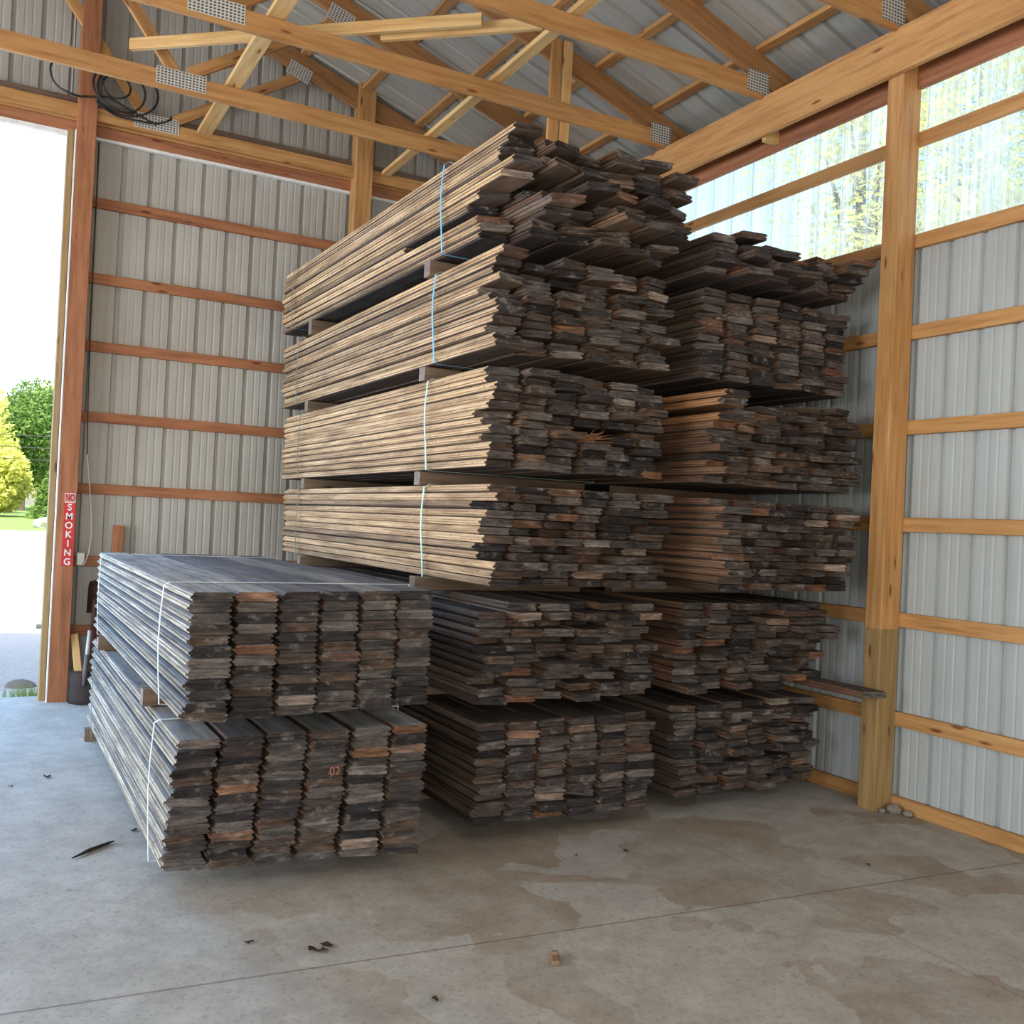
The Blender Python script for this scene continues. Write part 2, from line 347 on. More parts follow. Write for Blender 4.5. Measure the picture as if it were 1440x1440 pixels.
# ---- posts
def post(name, x0, x1, y0, y1, zt, mats, label, split=None, plies=3):
    e = empty(name, ((x0+x1)/2, (y0+y1)/2, 0)); tag(e, label, 'post', 'posts')
    zs = [(0, split, mats[1], 'treated_base'), (split, zt, mats[0], 'upper_post')] if split else [(0, zt, mats[0], 'upper_post')]
    for z0, z1, m, nm in zs:
        beam(nm, ((x0+x1)/2, (y0+y1)/2, z0), ((x0+x1)/2, (y0+y1)/2, z1), y1-y0, x1-x0, m, e, side=(0, 1, 0), bev=.004)
    return e
p = post('wall_post', -.165, 0, 0.0, .125, 4.87, (PINE, PINE_T), 'big laminated pine post of the right wall with darker treated foot', 1.13)
beam('post_ply', (-.145, .062, 1.13), (-.145, .062, 4.88), .120, .0445, PINE, p, side=(0, 1, 0))['label'] = 'outer ply'
p = post('wall_post', -4.52, -4.37, 4.80, 4.955, 6.45, (PINE_R,), 'reddish post beside the doorway carrying the red sign')
p = post('wall_post', -2.07, -1.90, 4.78, 4.935, 5.87, (PINE,), 'pine post on the back wall, its rounded top below the roof')
p = post('wall_post', -.165, 0, -4.95, -4.82, 4.6, (PINE, PINE_T), 'post of the right wall beside the camera', 1.13)
# ---- beams and headers
o = beam('eave_beam', (-.19, -8.9, 4.742), (-.19, 4.9, 4.742), .040, .285, PINE, side=(1, 0, 0)); tag(o, 'deep pine beam along the top of the right wall, on the room side of the post', 'beam')
o = beam('eave_header', (-.02, .13, 4.70), (-.02, 4.93, 4.70), .038, .33, PINE_R, side=(1, 0, 0)); tag(o, 'brown header over the clear panels beyond the big post', 'beam')
o = beam('eave_header', (-.02, -4.8, 4.70), (-.02, -.005, 4.70), .038, .33, PINE_R, side=(1, 0, 0)); tag(o, 'brown header over the clear panels in front of the big post', 'beam')
o = beam('spacer_block', (-.17, 1.235, 4.62), (-.04, 1.235, 4.62), .04, .10, PINE_L, side=(0, 1, 0)); tag(o, 'short pale block bridging beam and header under the roof', 'block')
for z0, z1, y, m, lb in ((4.84, 4.93, YB-.02, PINE_R, 'lower reddish header board over doorway and back wall'), (4.932, 5.045, YB-.03, PINE, 'upper header board over doorway and back wall, just under the wane edged one'), (5.05, 5.135, YB-.015, PINE_D, 'wane edged dark board on top of the back wall header')):
    o = beam('header_board', (-8.2, y, (z0+z1)/2), (-.2, y, (z0+z1)/2), .036, z1-z0, m, side=(0, 1, 0)); tag(o, lb, 'beam', 'header boards of the back wall')
o = beam('door_jamb', (-4.558, 4.95, 0), (-4.558, 4.95, 4.84), .14, .05, PINE_T); tag(o, 'brown wooden door jamb at the right edge of the doorway', 'door jamb')
b = bmesh.new(); bx(b, -4.532, -4.522, 4.80, 4.86, .0, 4.82); tag(obj('jamb_strip', b, WHITE), 'thin white strip along the doorway side of the sign post', 'strip')
b = bmesh.new(); bx(b, -7.7, -4.53, 4.93, 4.97, 4.80, 4.838); tag(obj('door_track', b, WHITE), 'pale strip along the head of the doorway', 'strip')
b = bmesh.new(); bmesh.ops.create_cone(b, cap_ends=True, segments=14, radius1=.022, radius2=.018, depth=.05, matrix=Matrix.Translation((-4.60, 4.95, .62)) @ Matrix.Rotation(math.pi/2, 4, 'Y'))
tag(obj('latch_bolt', b, GALV), 'small metal latch on the doorway jamb near the floor', 'latch')

# ---- trusses
def truss(Y, label, detail=True, split=0.0, dz=0.0):
    e = empty('roof_truss', (-.2, Y, 4.865)); tag(e, label, 'roof truss', 'wooden roof trusses')
    t = .038; dd = .19; sl = math.atan(.3333); cosn = math.cos(sl)
    yb = Y - split; yt = Y + split
    beam('bottom_chord', (-12.0, yb, 4.94+dz), (-.215, yb, 4.94+dz), t, .14-dz*.5, PINE, e)
    for s in (1, -1):
        f = (lambda x: x) if s == 1 else (lambda x: 2*RID - x)
        c = dd/2/cosn
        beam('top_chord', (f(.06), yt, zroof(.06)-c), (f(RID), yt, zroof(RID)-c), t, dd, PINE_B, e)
        beam('web', (f(-3.93), Y + (split or 0), 5.01), (f(-5.15), Y + split, zroof(-5.15)-.21), t, .089, PINE, e)
        beam('web', (f(-3.83), Y + (split or 0), 5.03), (f(-2.62), Y + split, zroof(-2.62)-.20), t, .089, PINE, e)
    def plate(nm, x0, x1, z0, z1, yy, rot=0):
        b = bmesh.new(); bx(b, -(x1-x0)/2, (x1-x0)/2, -.0012, .0012, -(z1-z0)/2, (z1-z0)/2)
        o = obj(nm, b, PLATE, e, Vector(((x0+x1)/2, yy-.0205, (z0+z1)/2))-e.location); o.rotation_euler = (0, rot, 0)
    plate('gusset_plate', -4.07, -3.70, 4.90+dz*1.2, 5.03+dz*1.2, yb)
    plate('gusset_plate', -.36, -.16, 4.90, 5.06, yb)
    plate('gusset_plate', -2.76, -2.54, zroof(-2.65)-.26, zroof(-2.65)-.12, yt, sl)
    return e
truss(4.85, 'gable truss flat against the back wall', dz=.055)
truss(3.66, 'roof truss second from the back wall, a stamped bottom chord over the doorway')
t2 = truss(2.44, 'roof truss third from the back wall with two upright studs', split=.04)
for x, m in ((-1.27, PINE), (-1.165, PINE_L)):
    beam('upright_stud', (x-.006, 2.44, 4.6), (x+.0, 2.44, 5.52), .036, .085, m, t2)
truss(1.24, 'roof truss fourth from the back wall, ending on the beam between post and lumber')
truss(0.04, 'roof truss nearest the camera, over the big post')
for i, x in enumerate((-.25, -.84, -1.42, -2.0, -2.6, -3.2, -3.8)):
    o = beam('roof_purlin', (x, -1.4, zroof(x)+.019+.001), (x, 4.95, zroof(x)+.019+.001), .089, .036, PINE, side=(1, 0, .0)); o.rotation_euler.rotate_axis('X', 0)
    tag(o, 'roof purlin under the steel, %s' % ('nearest the eave beam', 'second up from the eave', 'third up from the eave', 'fourth up from the eave', 'fifth up from the eave', 'sixth up from the eave', 'seventh up from the eave')[i], 'purlin', 'purlins under the roof sheet')
o = beam('truss_runner', (-1.84, 1.0, 5.032), (-1.76, 4.8, 5.032), .089, .038, PINE_L, side=(1, 0, 0)); tag(o, 'pale board laid along the truss bottom chords above the tall lumber stack', 'brace')
o = beam('truss_runner', (-3.49, 1.9, 5.032), (-3.49, 4.8, 5.032), .12, .038, PINE_L, side=(1, 0, 0)); tag(o, 'pale wide board across the truss bottom chords left of the lumber stack', 'brace')
o = beam('diagonal_brace', (-4.27, 3.56, 5.097), (-2.25, 1.77, 5.097), .038, .085, PINE_L, side=(1, 1, 0)); tag(o, 'diagonal pale brace lying over the truss chords, its end beyond the sign post', 'brace', 'diagonal braces')
o = beam('diagonal_brace', (-2.78, 2.33, 5.097), (-1.91, 1.55, 5.097), .038, .085, PINE_L, side=(1, 1, 0)); tag(o, 'diagonal brace lapped onto the first, reaching toward the eave', 'brace', 'diagonal braces')
o.location.x += .03; o.location.y += .035

# ---------------------------------------------------------------- lumber bundles
def board_mesh(w, t, y0, y1, seed, rough, bow=0.0, broken=0, seam=False):
    """tongue and groove plank along Y. materials: 0 face, 1 left edge, 2 end, 3 underside"""
    r = random.Random(seed); bm = bmesh.new()
    c = r.uniform(.006, .012); tg = .009; h = t/2; q = t*.17
    lo = r.uniform(.004, .014)
    prof = [(-w/2+lo, -h), (w/2-lo, -h), (w/2, -h+c), (w/2, -q), (w/2-tg, -q*.7), (w/2-tg, q*.7), (w/2, q), (w/2, h-c), (w/2-c, h),
            (-w/2+c, h), (-w/2+.002, h-c), (-w/2, q), (-w/2-tg, q*.7), (-w/2-tg, -q*.7), (-w/2, -q), (-w/2+.001, -h+lo*.8)]
    mid = [3, 0, 0, 0, 0, 0, 0, 0, 0, 1, 1, 1, 1, 1, 1, 0 if r.random() < .75 else 1]
    if seam: mid[9] = mid[15] = 4
    ys = [y0, y0+.02, y0+.06, y0+.16]; n = 5; ys += [y0+.16+(y1-y0-.18)*(i+1)/n for i in range(n)]; ys += [y1]
    skew = r.uniform(-.02, .02)*rough; rings = []
    sx = r.uniform(0, 99)
    for i, y in enumerate(ys):
        ring = []
        for k, (x, z) in enumerate(prof):
            px, pz, py = x, z, y
            if i == 0:
                py += skew*x/w*2 + r.uniform(0, .010)*rough; px *= 1-r.uniform(0, .012)*rough; pz *= 1-r.uniform(0, .10)*min(rough, 1.5)
            elif i < 3:
                py += skew*x/w*2
            px += .0022*noise.noise(Vector((sx, y*2.5, k*.7))); pz += .0004*noise.noise(Vector((sx+9, y*3, k*.9)))
            if broken and k in (9, 10, 11, 12, 13, 14, 15, 0):
                py += (y1-y0)*0 + (broken*(1-(x+w/2)/w*.9) if i == 0 else (broken*.8 if i == 1 else 0))
            pz += bow*((y-y0)/(y1-y0)-.5)**2
            ring.append(bm.verts.new((px, py, pz)))
        rings.append(ring)
    if broken:
        for k in range(16):
            for i in (1, 2):
                rings[i][k].co.y = max(rings[i][k].co.y, rings[0][k].co.y + .01*i)
    N = len(prof)
    for i in range(len(rings)-1):
        for k in range(N):
            f = bm.faces.new((rings[i][k], rings[i][(k+1) % N], rings[i+1][(k+1) % N], rings[i+1][k])); f.material_index = mid[k]
    # end faces: fan with a slightly sunken centre
    for ring, s in ((rings[0], 1), (rings[-1], -1)):
        cc = bm.verts.new((0.02*r.uniform(-1, 1), sum(v.co.y for v in ring)/N + s*.001, sum(v.co.z for v in ring)/N))
        for k in range(N):
            f = bm.faces.new((cc, ring[(k+1) % N], ring[k])); f.material_index = 2
    bmesh.ops.recalc_face_normals(bm, faces=bm.faces[:])
    return bm
def bundle(label, x0, z0, yfront, yback, cols, layers, pitch, mats, group, stag=.03, rough=1, tilt=0, straps=(), prof=None, skip=(), w=.174, lp=.0447, jx=.005, ext=None, strap_mats=None, sidejit=.009):
    e = empty('lumber_bundle', (x0+cols*pitch/2, (yfront+yback)/2, z0), (tilt, 0, 0)); tag(e, label, 'lumber bundle', group)
    cx, cy = e.location.x, e.location.y
    rr = random.Random(label)
    for l in range(layers):
        lay = rr.gauss(0, stag*.4)
        for c in range(cols):
            if (c, l) in skip: continue
            yo = rr.gauss(0, stag)*.8 + lay
            yo = max(-.22, min(.3, yo))
            if prof: yo += prof(c, l)
            if ext and (c, l) in ext: yo = ext[(c, l)]
            ye = yback - abs(rr.gauss(0, .04))
            hz = lp - rr.uniform(.0012, .0040)
            ww = w + rr.uniform(-.006, .003)
            seed = rr.random()*1e6
            xx = x0 + pitch*(c+.5) + rr.uniform(-jx, jx) + (rr.uniform(-sidejit, sidejit) if c == 0 else 0)
            bm = board_mesh(ww, hz, yfront+yo, ye, seed, rough, seam=(mats[1] is EDGE_GREY and c == 0), broken=(rr.uniform(.03, .09) if rr.random() < .04*rough else 0))
            for v in bm.verts: v.co.y -= (yfront+yo)
            m = list(mats)
            m.append(FACE)
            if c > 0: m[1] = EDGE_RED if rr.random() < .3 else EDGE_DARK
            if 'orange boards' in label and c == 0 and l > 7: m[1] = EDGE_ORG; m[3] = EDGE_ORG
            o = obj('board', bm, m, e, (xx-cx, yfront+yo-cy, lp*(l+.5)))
    H = layers*lp; Wd = cols*pitch
    for si, sy in enumerate(straps):
        bm = bmesh.new(); x1, x2 = -Wd/2-.014, Wd/2+.010; sw = .008; tk = .0012; bl = .012
        path = [(x2, .0)]
        path = [(x2, -.002), (x2, H+.003), (0, H+.0045), (x1+.02, H+.0035), (x1-.004, H-.01), (x1-bl, H*.72), (x1-bl*1.2, H*.5), (x1-bl, H*.28), (x1-.004, .0), (x1+.02, -.003), (0, -.003), (x2, -.003)]
        pv = None
        for pi, (px, pz) in enumerate(path):
            q0 = Vector(path[max(pi-1, 0)]); q1 = Vector(path[min(pi+1, len(path)-1)]); d = (q1-q0).normalized(); nn = Vector((-d.y, d.x))
            off = .028*math.sin(pi*1.3+si+sy)*.5 + .02*(pz/H-.5)
            cs = [bm.verts.new((px+nn.x*s*tk, sy-cy+off+u*sw, pz+nn.y*s*tk)) for u, s in ((-1, -1), (1, -1), (1, 1), (-1, 1))]
            if pv:
                for k in range(4): bm.faces.new((pv[k], pv[(k+1) % 4], cs[(k+1) % 4], cs[k]))
            else: bm.faces.new(cs)
            pv = cs
        bm.faces.new(pv[::-1]); bmesh.ops.recalc_face_normals(bm, faces=bm.faces[:])
        o = obj('strap', bm, (strap_mats or (STRAP_G, STRAP_D))[si % 2], e)
        o['label'] = 'plastic packing strap'
    return e
TAN = (FACE_U, EDGE_TAN, END, FACE_U); GRY = (FACE_S, EDGE_GREY, END, FACE); RDB = (FACE, EDGE_RED, END, FACE_U); DRK = (FACE, EDGE_DARK, END, FACE)
lp = .0447; gap = .09; TZ = [gap + k*(12*lp+gap) for k in range(6)]
G1 = 'bundles of the left tall stack'; G2 = 'bundles of the right tall stack'; G3 = 'bundles of the low stack'
# low stack at the left
fl_top = gap + 14*lp + gap
bundle('lower bundle of the low front left stack, resting on floor blocks', -4.345, gap, .0, 3.38, 6, 14, .193, GRY, G3, .012, 1.0, straps=(.42, 2.9), strap_mats=(STRAP_W, STRAP_D), prof=lambda c, l: (.22-.03*c)*(1-l/13.))
bundle('upper bundle of the low front left stack with flat grey top', -4.345, fl_top, -.08, 3.25, 6, 12, .193, GRY, G3, .012, 1.0, straps=(.35, 2.85), strap_mats=(STRAP_W, STRAP_W), prof=lambda c, l: .03*c - .05)
# left tall stack
X1 = -2.79
bundle('bottom bundle of the left tall stack, on the floor blocks', X1, TZ[0], .32, 4.25, 6, 12, .194, DRK, G1, .02, 1.0, straps=(1.3, 3.8))
bundle('second bundle from the floor in the left tall stack, dark shaggy ends', X1, TZ[1], .36, 4.25, 6, 12, .194, DRK, G1, .075, 1.3, straps=(1.3, 3.8), skip={(0, 11)})
bundle('third bundle from the floor in left tall stack, lowest with tan edges', X1, TZ[2], .34, 4.15, 6, 12, .194, TAN, G1, .07, 1.4, straps=(1.08, 3.65), strap_mats=(STRAP_G, STRAP_D), prof=lambda c, l: (.0 if c == 0 else -.0) - .03*math.sin(l*.8))
bundle('fourth bundle from the floor in left tall stack with frayed splintered end', X1, TZ[3], .34, 4.28, 6, 12, .194, TAN, G1, .06, 1.4, straps=(1.10, 3.7), strap_mats=(STRAP_G, STRAP_D), skip={(3, 5), (3, 4), (4, 5)}, prof=lambda c, l: .02*(c > 3))
bundle('second bundle from the top of the left tall stack, blue strap', X1, TZ[4], .34, 4.4, 6, 12, .194, TAN, G1, .05, 1.6, straps=(1.06, 3.85), strap_mats=(STRAP_B, STRAP_D), prof=lambda c, l: (.10 if c == 0 and l in (6, 7) else 0) + (.05 if c > 3 and l > 9 else 0) + .03*(c == 1), skip={(1, 11), (2, 8)})
bundle('topmost bundle of the left tall stack, very uneven ends', X1-.0, TZ[5]-.004+.03, .26, 4.5, 6, 12, .194, TAN, G1, .085, 1.9, tilt=.012, straps=(1.02, 4.1), strap_mats=(STRAP_B, STRAP_D),
       prof=lambda c, l: (.45 - .05*(5-l) if c == 0 and 2 < l < 6 else 0) + (.9 if c == 0 and l == 3 else 0) + (.25 if c == 0 and l < 3 else 0) + (.18 if c == 1 and 4 < l < 7 else 0) + (-.04*(c > 2)), skip={(1, 11), (2, 11), (3, 11), (5, 11), (4, 11), (2, 10), (5, 10)})
# right tall stack
X2 = -1.41; xo = -.0
bundle('bottom bundle of the right tall stack, beside the foot of the big post', X2, TZ[0], .42, 4.4, 6, 12, .205, DRK, G2, .05, 1.2, prof=lambda c, l: .01*c)
bundle('second bundle from the floor in the right tall stack, dark shaggy ends', X2, TZ[1], .42, 4.4, 6, 12, .205, RDB, G2, .07, 1.3, prof=lambda c, l: .0*c, ext={(5, 0): -.5})
bundle('third bundle from the floor in right tall stack, red brown edges', X2-.01, TZ[2], .30, 4.4, 6, 12, .205, RDB, G2, .05, 1.3, prof=lambda c, l: (-.24 if c == 0 else (-.12 if c == 1 and l % 3 else 0)) - .025*c, ext={(0, 11): -.1})
bundle('fourth bundle from floor in right tall stack, orange boards at top corner', X2-.02, TZ[3], .30, 4.4, 6, 12, .205, RDB, G2, .06, 1.4, prof=lambda c, l: (-.12 if c == 0 else 0) - (.14 if c == 0 and l > 8 else 0) - .02*c, skip={(0, 9), (2, 11), (3, 11)})
bundle('neat square bundle second from the top of the right tall stack', X2, TZ[4], .34, 4.4, 6, 12, .205, DRK, G2, .012, 1.1)
bundle('thin topmost bundle of the right tall stack with loose ends', X2, TZ[5], .34, 4.4, 6, 6, .205, DRK, G2, .08, 1.6, prof=lambda c, l: -.10 + (.05 if l < 2 else 0), skip={(0, 5), (2, 5), (4, 5), (5, 5), (3, 5), (1, 4), (3, 4)})
# dunnage blocks
def block(x0, x1, y, z, mat, label, h=.084, d=.085):
    o = beam('dunnage_block', (x0, y, z+h/2+.0005), (x1, y, z+h/2+.0005), d, h-.002, mat, side=(0, 1, 0), bev=.004); tag(o, label, 'wood block', 'blocks spacing the lumber bundles')
pos = ['under the bottom bundle', 'between the first and second bundles', 'between the second and third bundles', 'between the third and fourth bundles', 'between the fourth and fifth bundles', 'under the topmost bundle']
for k in range(6):
    z = TZ[k]-gap
    for y, wd in ((1.2, 'near'), (3.55, 'far')):
        h = .084 if k < 5 else (.096 if y < 2 else .118)
        block(X1-.02, X1+6*.194-.02, y, z, PINE_D, '%s block %s, left tall stack' % (wd, pos[k]), h)
        block(X2+.02, X2+1.18, y, z, PINE_D, '%s block %s, right tall stack' % (wd, pos[k]))
for z, t in ((0, 'on the floor under the low stack'), (gap+14*lp, 'between the two bundles of the low stack')):
    block(-4.37 if z else -4.15, -3.2, .78, z, PINE_D, 'near wooden block %s' % t)
    block(-4.37, -3.2, 2.75 if z else 3.3, z, PINE_D, 'far wooden block %s' % t)

# splintered board end
e = None
b = bmesh.new()
for i in range(26):
    a = R.uniform(-.5, .5); L = R.uniform(.08, .2); x = -2.15+R.uniform(-.06, .05); z = TZ[3]+.2+R.uniform(-.02, .02)
    tube(b, [(x, .46, z), (x+a*.05+.03, .46-L*.5, z+R.uniform(-.01, .02)), (x+a*.15+.05, .46-L, z+R.uniform(-.02, .04))], [.004, .003, .0006], 4)
bx(b, -2.25, -2.05, .44, .9, TZ[3]+.183, TZ[3]+.219, .004)
sb = [o for o in COL.objects if o.get('label', '').startswith('fourth bundle from the floor in left')][0]
for v in b.verts: v.co -= sb.location
obj('splintered_board', b, flat('fresh_splinters', (.42, .20, .09), .8), sb)['label'] = 'board with frayed orange end'
# chalk mark on a board end is part of the low bundle
def text(name, body, size, mat, parent, loc, rot=(math.pi/2, 0, 0), ext=.0006, sx=1, bold=0):
    c = bpy.data.curves.new(name, 'FONT'); c.body = body; c.size = size; c.extrude = ext; c.align_x = 'CENTER'; c.align_y = 'CENTER'; c.offset = bold
    o = bpy.data.objects.new(name, c); COL.objects.link(o)
    bpy.context.view_layer.update()
    me = bpy.data.meshes.new_from_object(o.evaluated_get(bpy.context.evaluated_depsgraph_get())); COL.objects.unlink(o); bpy.data.objects.remove(o)
    me.materials.clear(); me.materials.append(mat); o = bpy.data.objects.new(name, me); COL.objects.link(o)
    o.parent = parent; o.location = loc; o.rotation_euler = rot; o.scale = (sx, 1, 1); return o
lowb = [o for o in COL.objects if o.get('label', '').startswith('lower bundle of the low')][0]
text('chalk_mark', '02', .05, flat('orange_chalk', (.40, .13, .07), .9), lowb, (-3.665-lowb.location.x, -.045-lowb.location.y, .455), ext=.0005)['label'] = 'orange chalk digits'

# ---------------------------------------------------------------- small things by the doorway
sg = empty('no_smoking_sign', (-4.425, 4.797, 1.455)); tag(sg, 'narrow red vertical NO SMOKING sign on the doorway post', 'sign')
b = bmesh.new(); bx(b, -.045, .045, -.003, .001, -.31, .31, .001); pn = obj('panel', b, RED, sg)
b = bmesh.new(); bx(b, -.041, .041, -.0045, -.003, .222, .304); wb = obj('border_box', b, WHITE, pn)
b = bmesh.new(); bx(b, -.036, .036, -.0052, -.0045, .227, .299); obj('inner_box', b, flat('sign_pink', (.60, .30, .28), .4), pn)
text('lettering', 'NO', .078, flat('sign_deep_red', (.40, .01, .015), .4), pn, (0, -.006, .262), sx=.62, bold=.002)
for i, ch in enumerate('SMOKING'): text('lettering', ch, .078, WHITE, pn, (0, -.0045, .182-i*.0765), sx=.95, bold=.0015)
# outlet and cable
ob = empty('outlet_box', (-4.31, 4.945, 1.20)); tag(ob, 'small white electrical box on the girt beside the sign post', 'outlet')
b = bmesh.new(); bx(b, -.032, .032, -.035, 0, -.055, .055, .004); obj('box', b, WHITE, ob)
b = bmesh.new(); bx(b, -.026, .026, -.038, -.035, -.047, .047); bx(b, -.011, .011, -.04, -.038, .012, .034); bx(b, -.011, .011, -.04, -.038, -.034, -.012); obj('cover_plate', b, GALV, ob)
b = bmesh.new(); pts = [(-4.335, 4.93, 4.8), (-4.33, 4.935, 4.0), (-4.325, 4.94, 3.2), (-4.315, 4.94, 2.6), (-4.30, 4.935, 2.1)]
tube(b, pts, .004, 6); tag(obj('power_cable', b, BLACK), 'thin dark cable running down the wall beside the sign post', 'cable')
b = bmesh.new(); pts = [(-4.30, 4.935, 2.1), (-4.27, 4.93, 1.85), (-4.245, 4.925, 1.6), (-4.235, 4.92, 1.4), (-4.25, 4.92, 1.25), (-4.275, 4.905, 1.16), (-4.298, 4.898, 1.165)]
tube(b, pts, .005, 6); tag(obj('power_cable', b, WHITE), 'thin pale cable curving down into the electrical box', 'cable')
b = bmesh.new(); pts = []
def loop(cx, cz, rx, rz, a0, a1, n, y):
    return [(cx+rx*math.cos(a0+(a1-a0)*i/n), y+.012*math.sin(i*.7), cz+rz*math.sin(a0+(a1-a0)*i/n)) for i in range(n+1)]
for (cx, cz, rx, rz, a0, a1, y) in ((-4.16, 5.22, .26, .22, 0, 6.6, 4.73), (-4.20, 5.19, .19, .18, 1, 7.4, 4.70), (-4.24, 5.21, .11, .10, 0, 6.5, 4.68), (-4.55, 5.24, .20, .17, 1.0, 5.2, 4.72), (-4.08, 5.08, .30, .10, 3.0, 6.4, 4.74)):
    tube(b, loop(cx, cz, rx, rz, a0, a1, 30, y), .009, 6)
tube(b, [(-4.5, 4.74, 5.08), (-4.3, 4.72, 5.12), (-4.05, 4.73, 5.03), (-3.9, 4.74, 4.98)], .009, 6)
tag(obj('cable_coil', b, BLACK), 'loops of black cable hung over the header at the top of the sign post', 'cable')
# shovel with blade down
def shovel(loc, rot, label, blade_mat, handle_mat, L, bw=.11, grip=False):
    e = empty('shovel', loc, rot); tag(e, label, 'shovel', 'shovels')
    bm = bmesh.new(); nx, nz = 8, 8; g = []
    for j in range(nz+1):
        row = []
        for i in range(nx+1):
            u = i/nx*2-1; v = j/nz
            wv = bw*(.92 + .08*v) * (1 if v > .15 else .86+.9*v)
            z = .27*v - (.0 if abs(u) > .9 else 0) + (.012*(1-abs(u)) if v == 0 else 0)*-1
            row.append(bm.verts.new((u*wv, .022*u*u - .015*v*(1-u*u), z+.012)))
        g.append(row)
    for j in range(nz):
        for i in range(nx): bm.faces.new((g[j][i], g[j][i+1], g[j+1][i+1], g[j+1][i]))
    r = bmesh.ops.solidify(bm, geom=bm.faces[:], thickness=.003)
    obj('blade', bm, blade_mat, e, smooth=True)
    bm = bmesh.new(); tube(bm, [(0, -.010, .16), (0, -.014, .27), (0, -.012, .42)], [.012, .022, .02], 10); obj('socket', bm, blade_mat, e, smooth=True)
    bm = bmesh.new(); tube(bm, [(0, -.012, .40), (0, -.006, L*.7), (0, 0, L)], [.0175, .017, .016], 10); obj('handle', bm, handle_mat, e, smooth=True)
    if grip:
        bm = bmesh.new(); tube(bm, [(0, 0, L-.02), (-.05, 0, L+.04), (-.055, 0, L+.09), (.055, 0, L+.09), (.05, 0, L+.04), (0, 0, L-.02)], .011, 8); obj('grip', bm, handle_mat, e, smooth=True)
    return e
shovel((-4.275, 4.60, 0.0), (math.radians(-6), math.radians(4), 0), 'square shovel with grey handle standing blade down by the sign post', IRON, GREYH, .62, .125, False)
s = shovel((-4.18, 4.915, 1.02), (math.pi+math.radians(-2), math.radians(0), 0), 'rusty spade leaning blade up against the back wall', IRON_R, flat('dark_handle', (.12, .05, .04), .7), .98, .065)
o = beam('scrap_board', (-4.265, 4.70, .02), (-4.335, 4.86, .56), .03, .06, PINE_L, side=(0, 1, 0)); tag(o, 'short pale scrap board leaning behind the square shovel', 'board')
o = beam('scrap_board', (-4.075, 4.86, .02), (-4.015, 4.935, 1.50), .035, .089, PINE_R, side=(0, 1, 0)); tag(o, 'reddish scrap board standing against the back wall behind the low stack', 'board')
# rocks at the foot of the big post
for i, (x, y, r_) in enumerate(((-.03, -.07, .045), (.0, -.15, .03), (-.09, -.03, .022))):
    b = bmesh.new(); bmesh.ops.create_icosphere(b, subdivisions=2, radius=r_)
    for v in b.verts: v.co *= 1+.25*noise.noise(v.co*25+Vector((i*7, 0, 0))); v.co.z *= .7
    tag(obj('stone', b, STONE, None, (x-.03, y-.0, r_*.6)), ('larger stone at the foot of the big post', 'small stone along the skirt board near the big post', 'pebble touching the foot of the big post')[i], 'stone', 'stones at the post')
# floor debris
def leaf(x, y, s, seed, label, mat=LEAFD, name='dry_leaf', cat='leaf', group='dry leaves on the floor'):
    r = random.Random(seed); b = bmesh.new(); n = 9; c = b.verts.new((0, 0, .012*s/.05)); ring = []
    for i in range(n):
        a = 2*math.pi*i/n; q = s*(.6+.5*r.random()); ring.append(b.verts.new((q*math.cos(a), q*.6*math.sin(a), .003+.02*r.random()*s/.05)))
    for i in range(n): b.faces.new((c, ring[i], ring[(i+1) % n]))
    bmesh.ops.solidify(b, geom=b.faces[:], thickness=.001)
    o = obj(name, b, mat, None, (x, y, .001)); o.rotation_euler = (0, 0, r.random()*6); tag(o, label, cat, group)
for i, (x, y, s, l) in enumerate(((-3.90, -.56, .03, 'leftmost curled leaf of the front cluster'), (-3.865, -.585, .028, 'middle curled leaf of the front cluster'), (-3.835, -.55, .03, 'rightmost curled leaf of the front cluster'), (-4.104, -.405, .022, 'single dark leaf left of the front cluster'), (-3.625, -1.1, .022, 'thin curled leaf nearest the camera'), (-.994, -.684, .022, 'small leaf on floor at right near the wall'), (-2.071, -.056, .022, 'small leaf on floor below the right tall stack'), (-2.35, -.02, .014, 'tiny fleck on floor below the left tall stack'), (-4.66, 2.35, .035, 'dark leaf on floor beside the low stack'), (-4.86, 2.2, .02, 'dark leaf on the blue lit floor at the left'), (-4.32, 1.13, .025, 'dark leaf beside the bottom corner of the low stack'))):
    leaf(x, y, s, i, l)
b = bmesh.new(); tube(b, [(-4.64, .80, .008), (-4.56, .87, .012), (-4.47, .95, .010), (-4.43, .99, .008)], [.003, .011, .009, .002], 6)
tag(obj('bark_strip', b, DARKW), 'long dark splinter on the floor left of the low stack', 'splinter')
b = bmesh.new(); bx(b, -.016, .016, -.045, .04, 0, .018, .004); bx(b, -.014, .012, .01, .03, .016, .03, .003)
o = obj('wood_chip', b, CHIP, None, (-3.074, -1.0, .001)); o.rotation_euler = (0, 0, -.5); tag(o, 'small wooden chip on the floor in the foreground', 'wood chip')

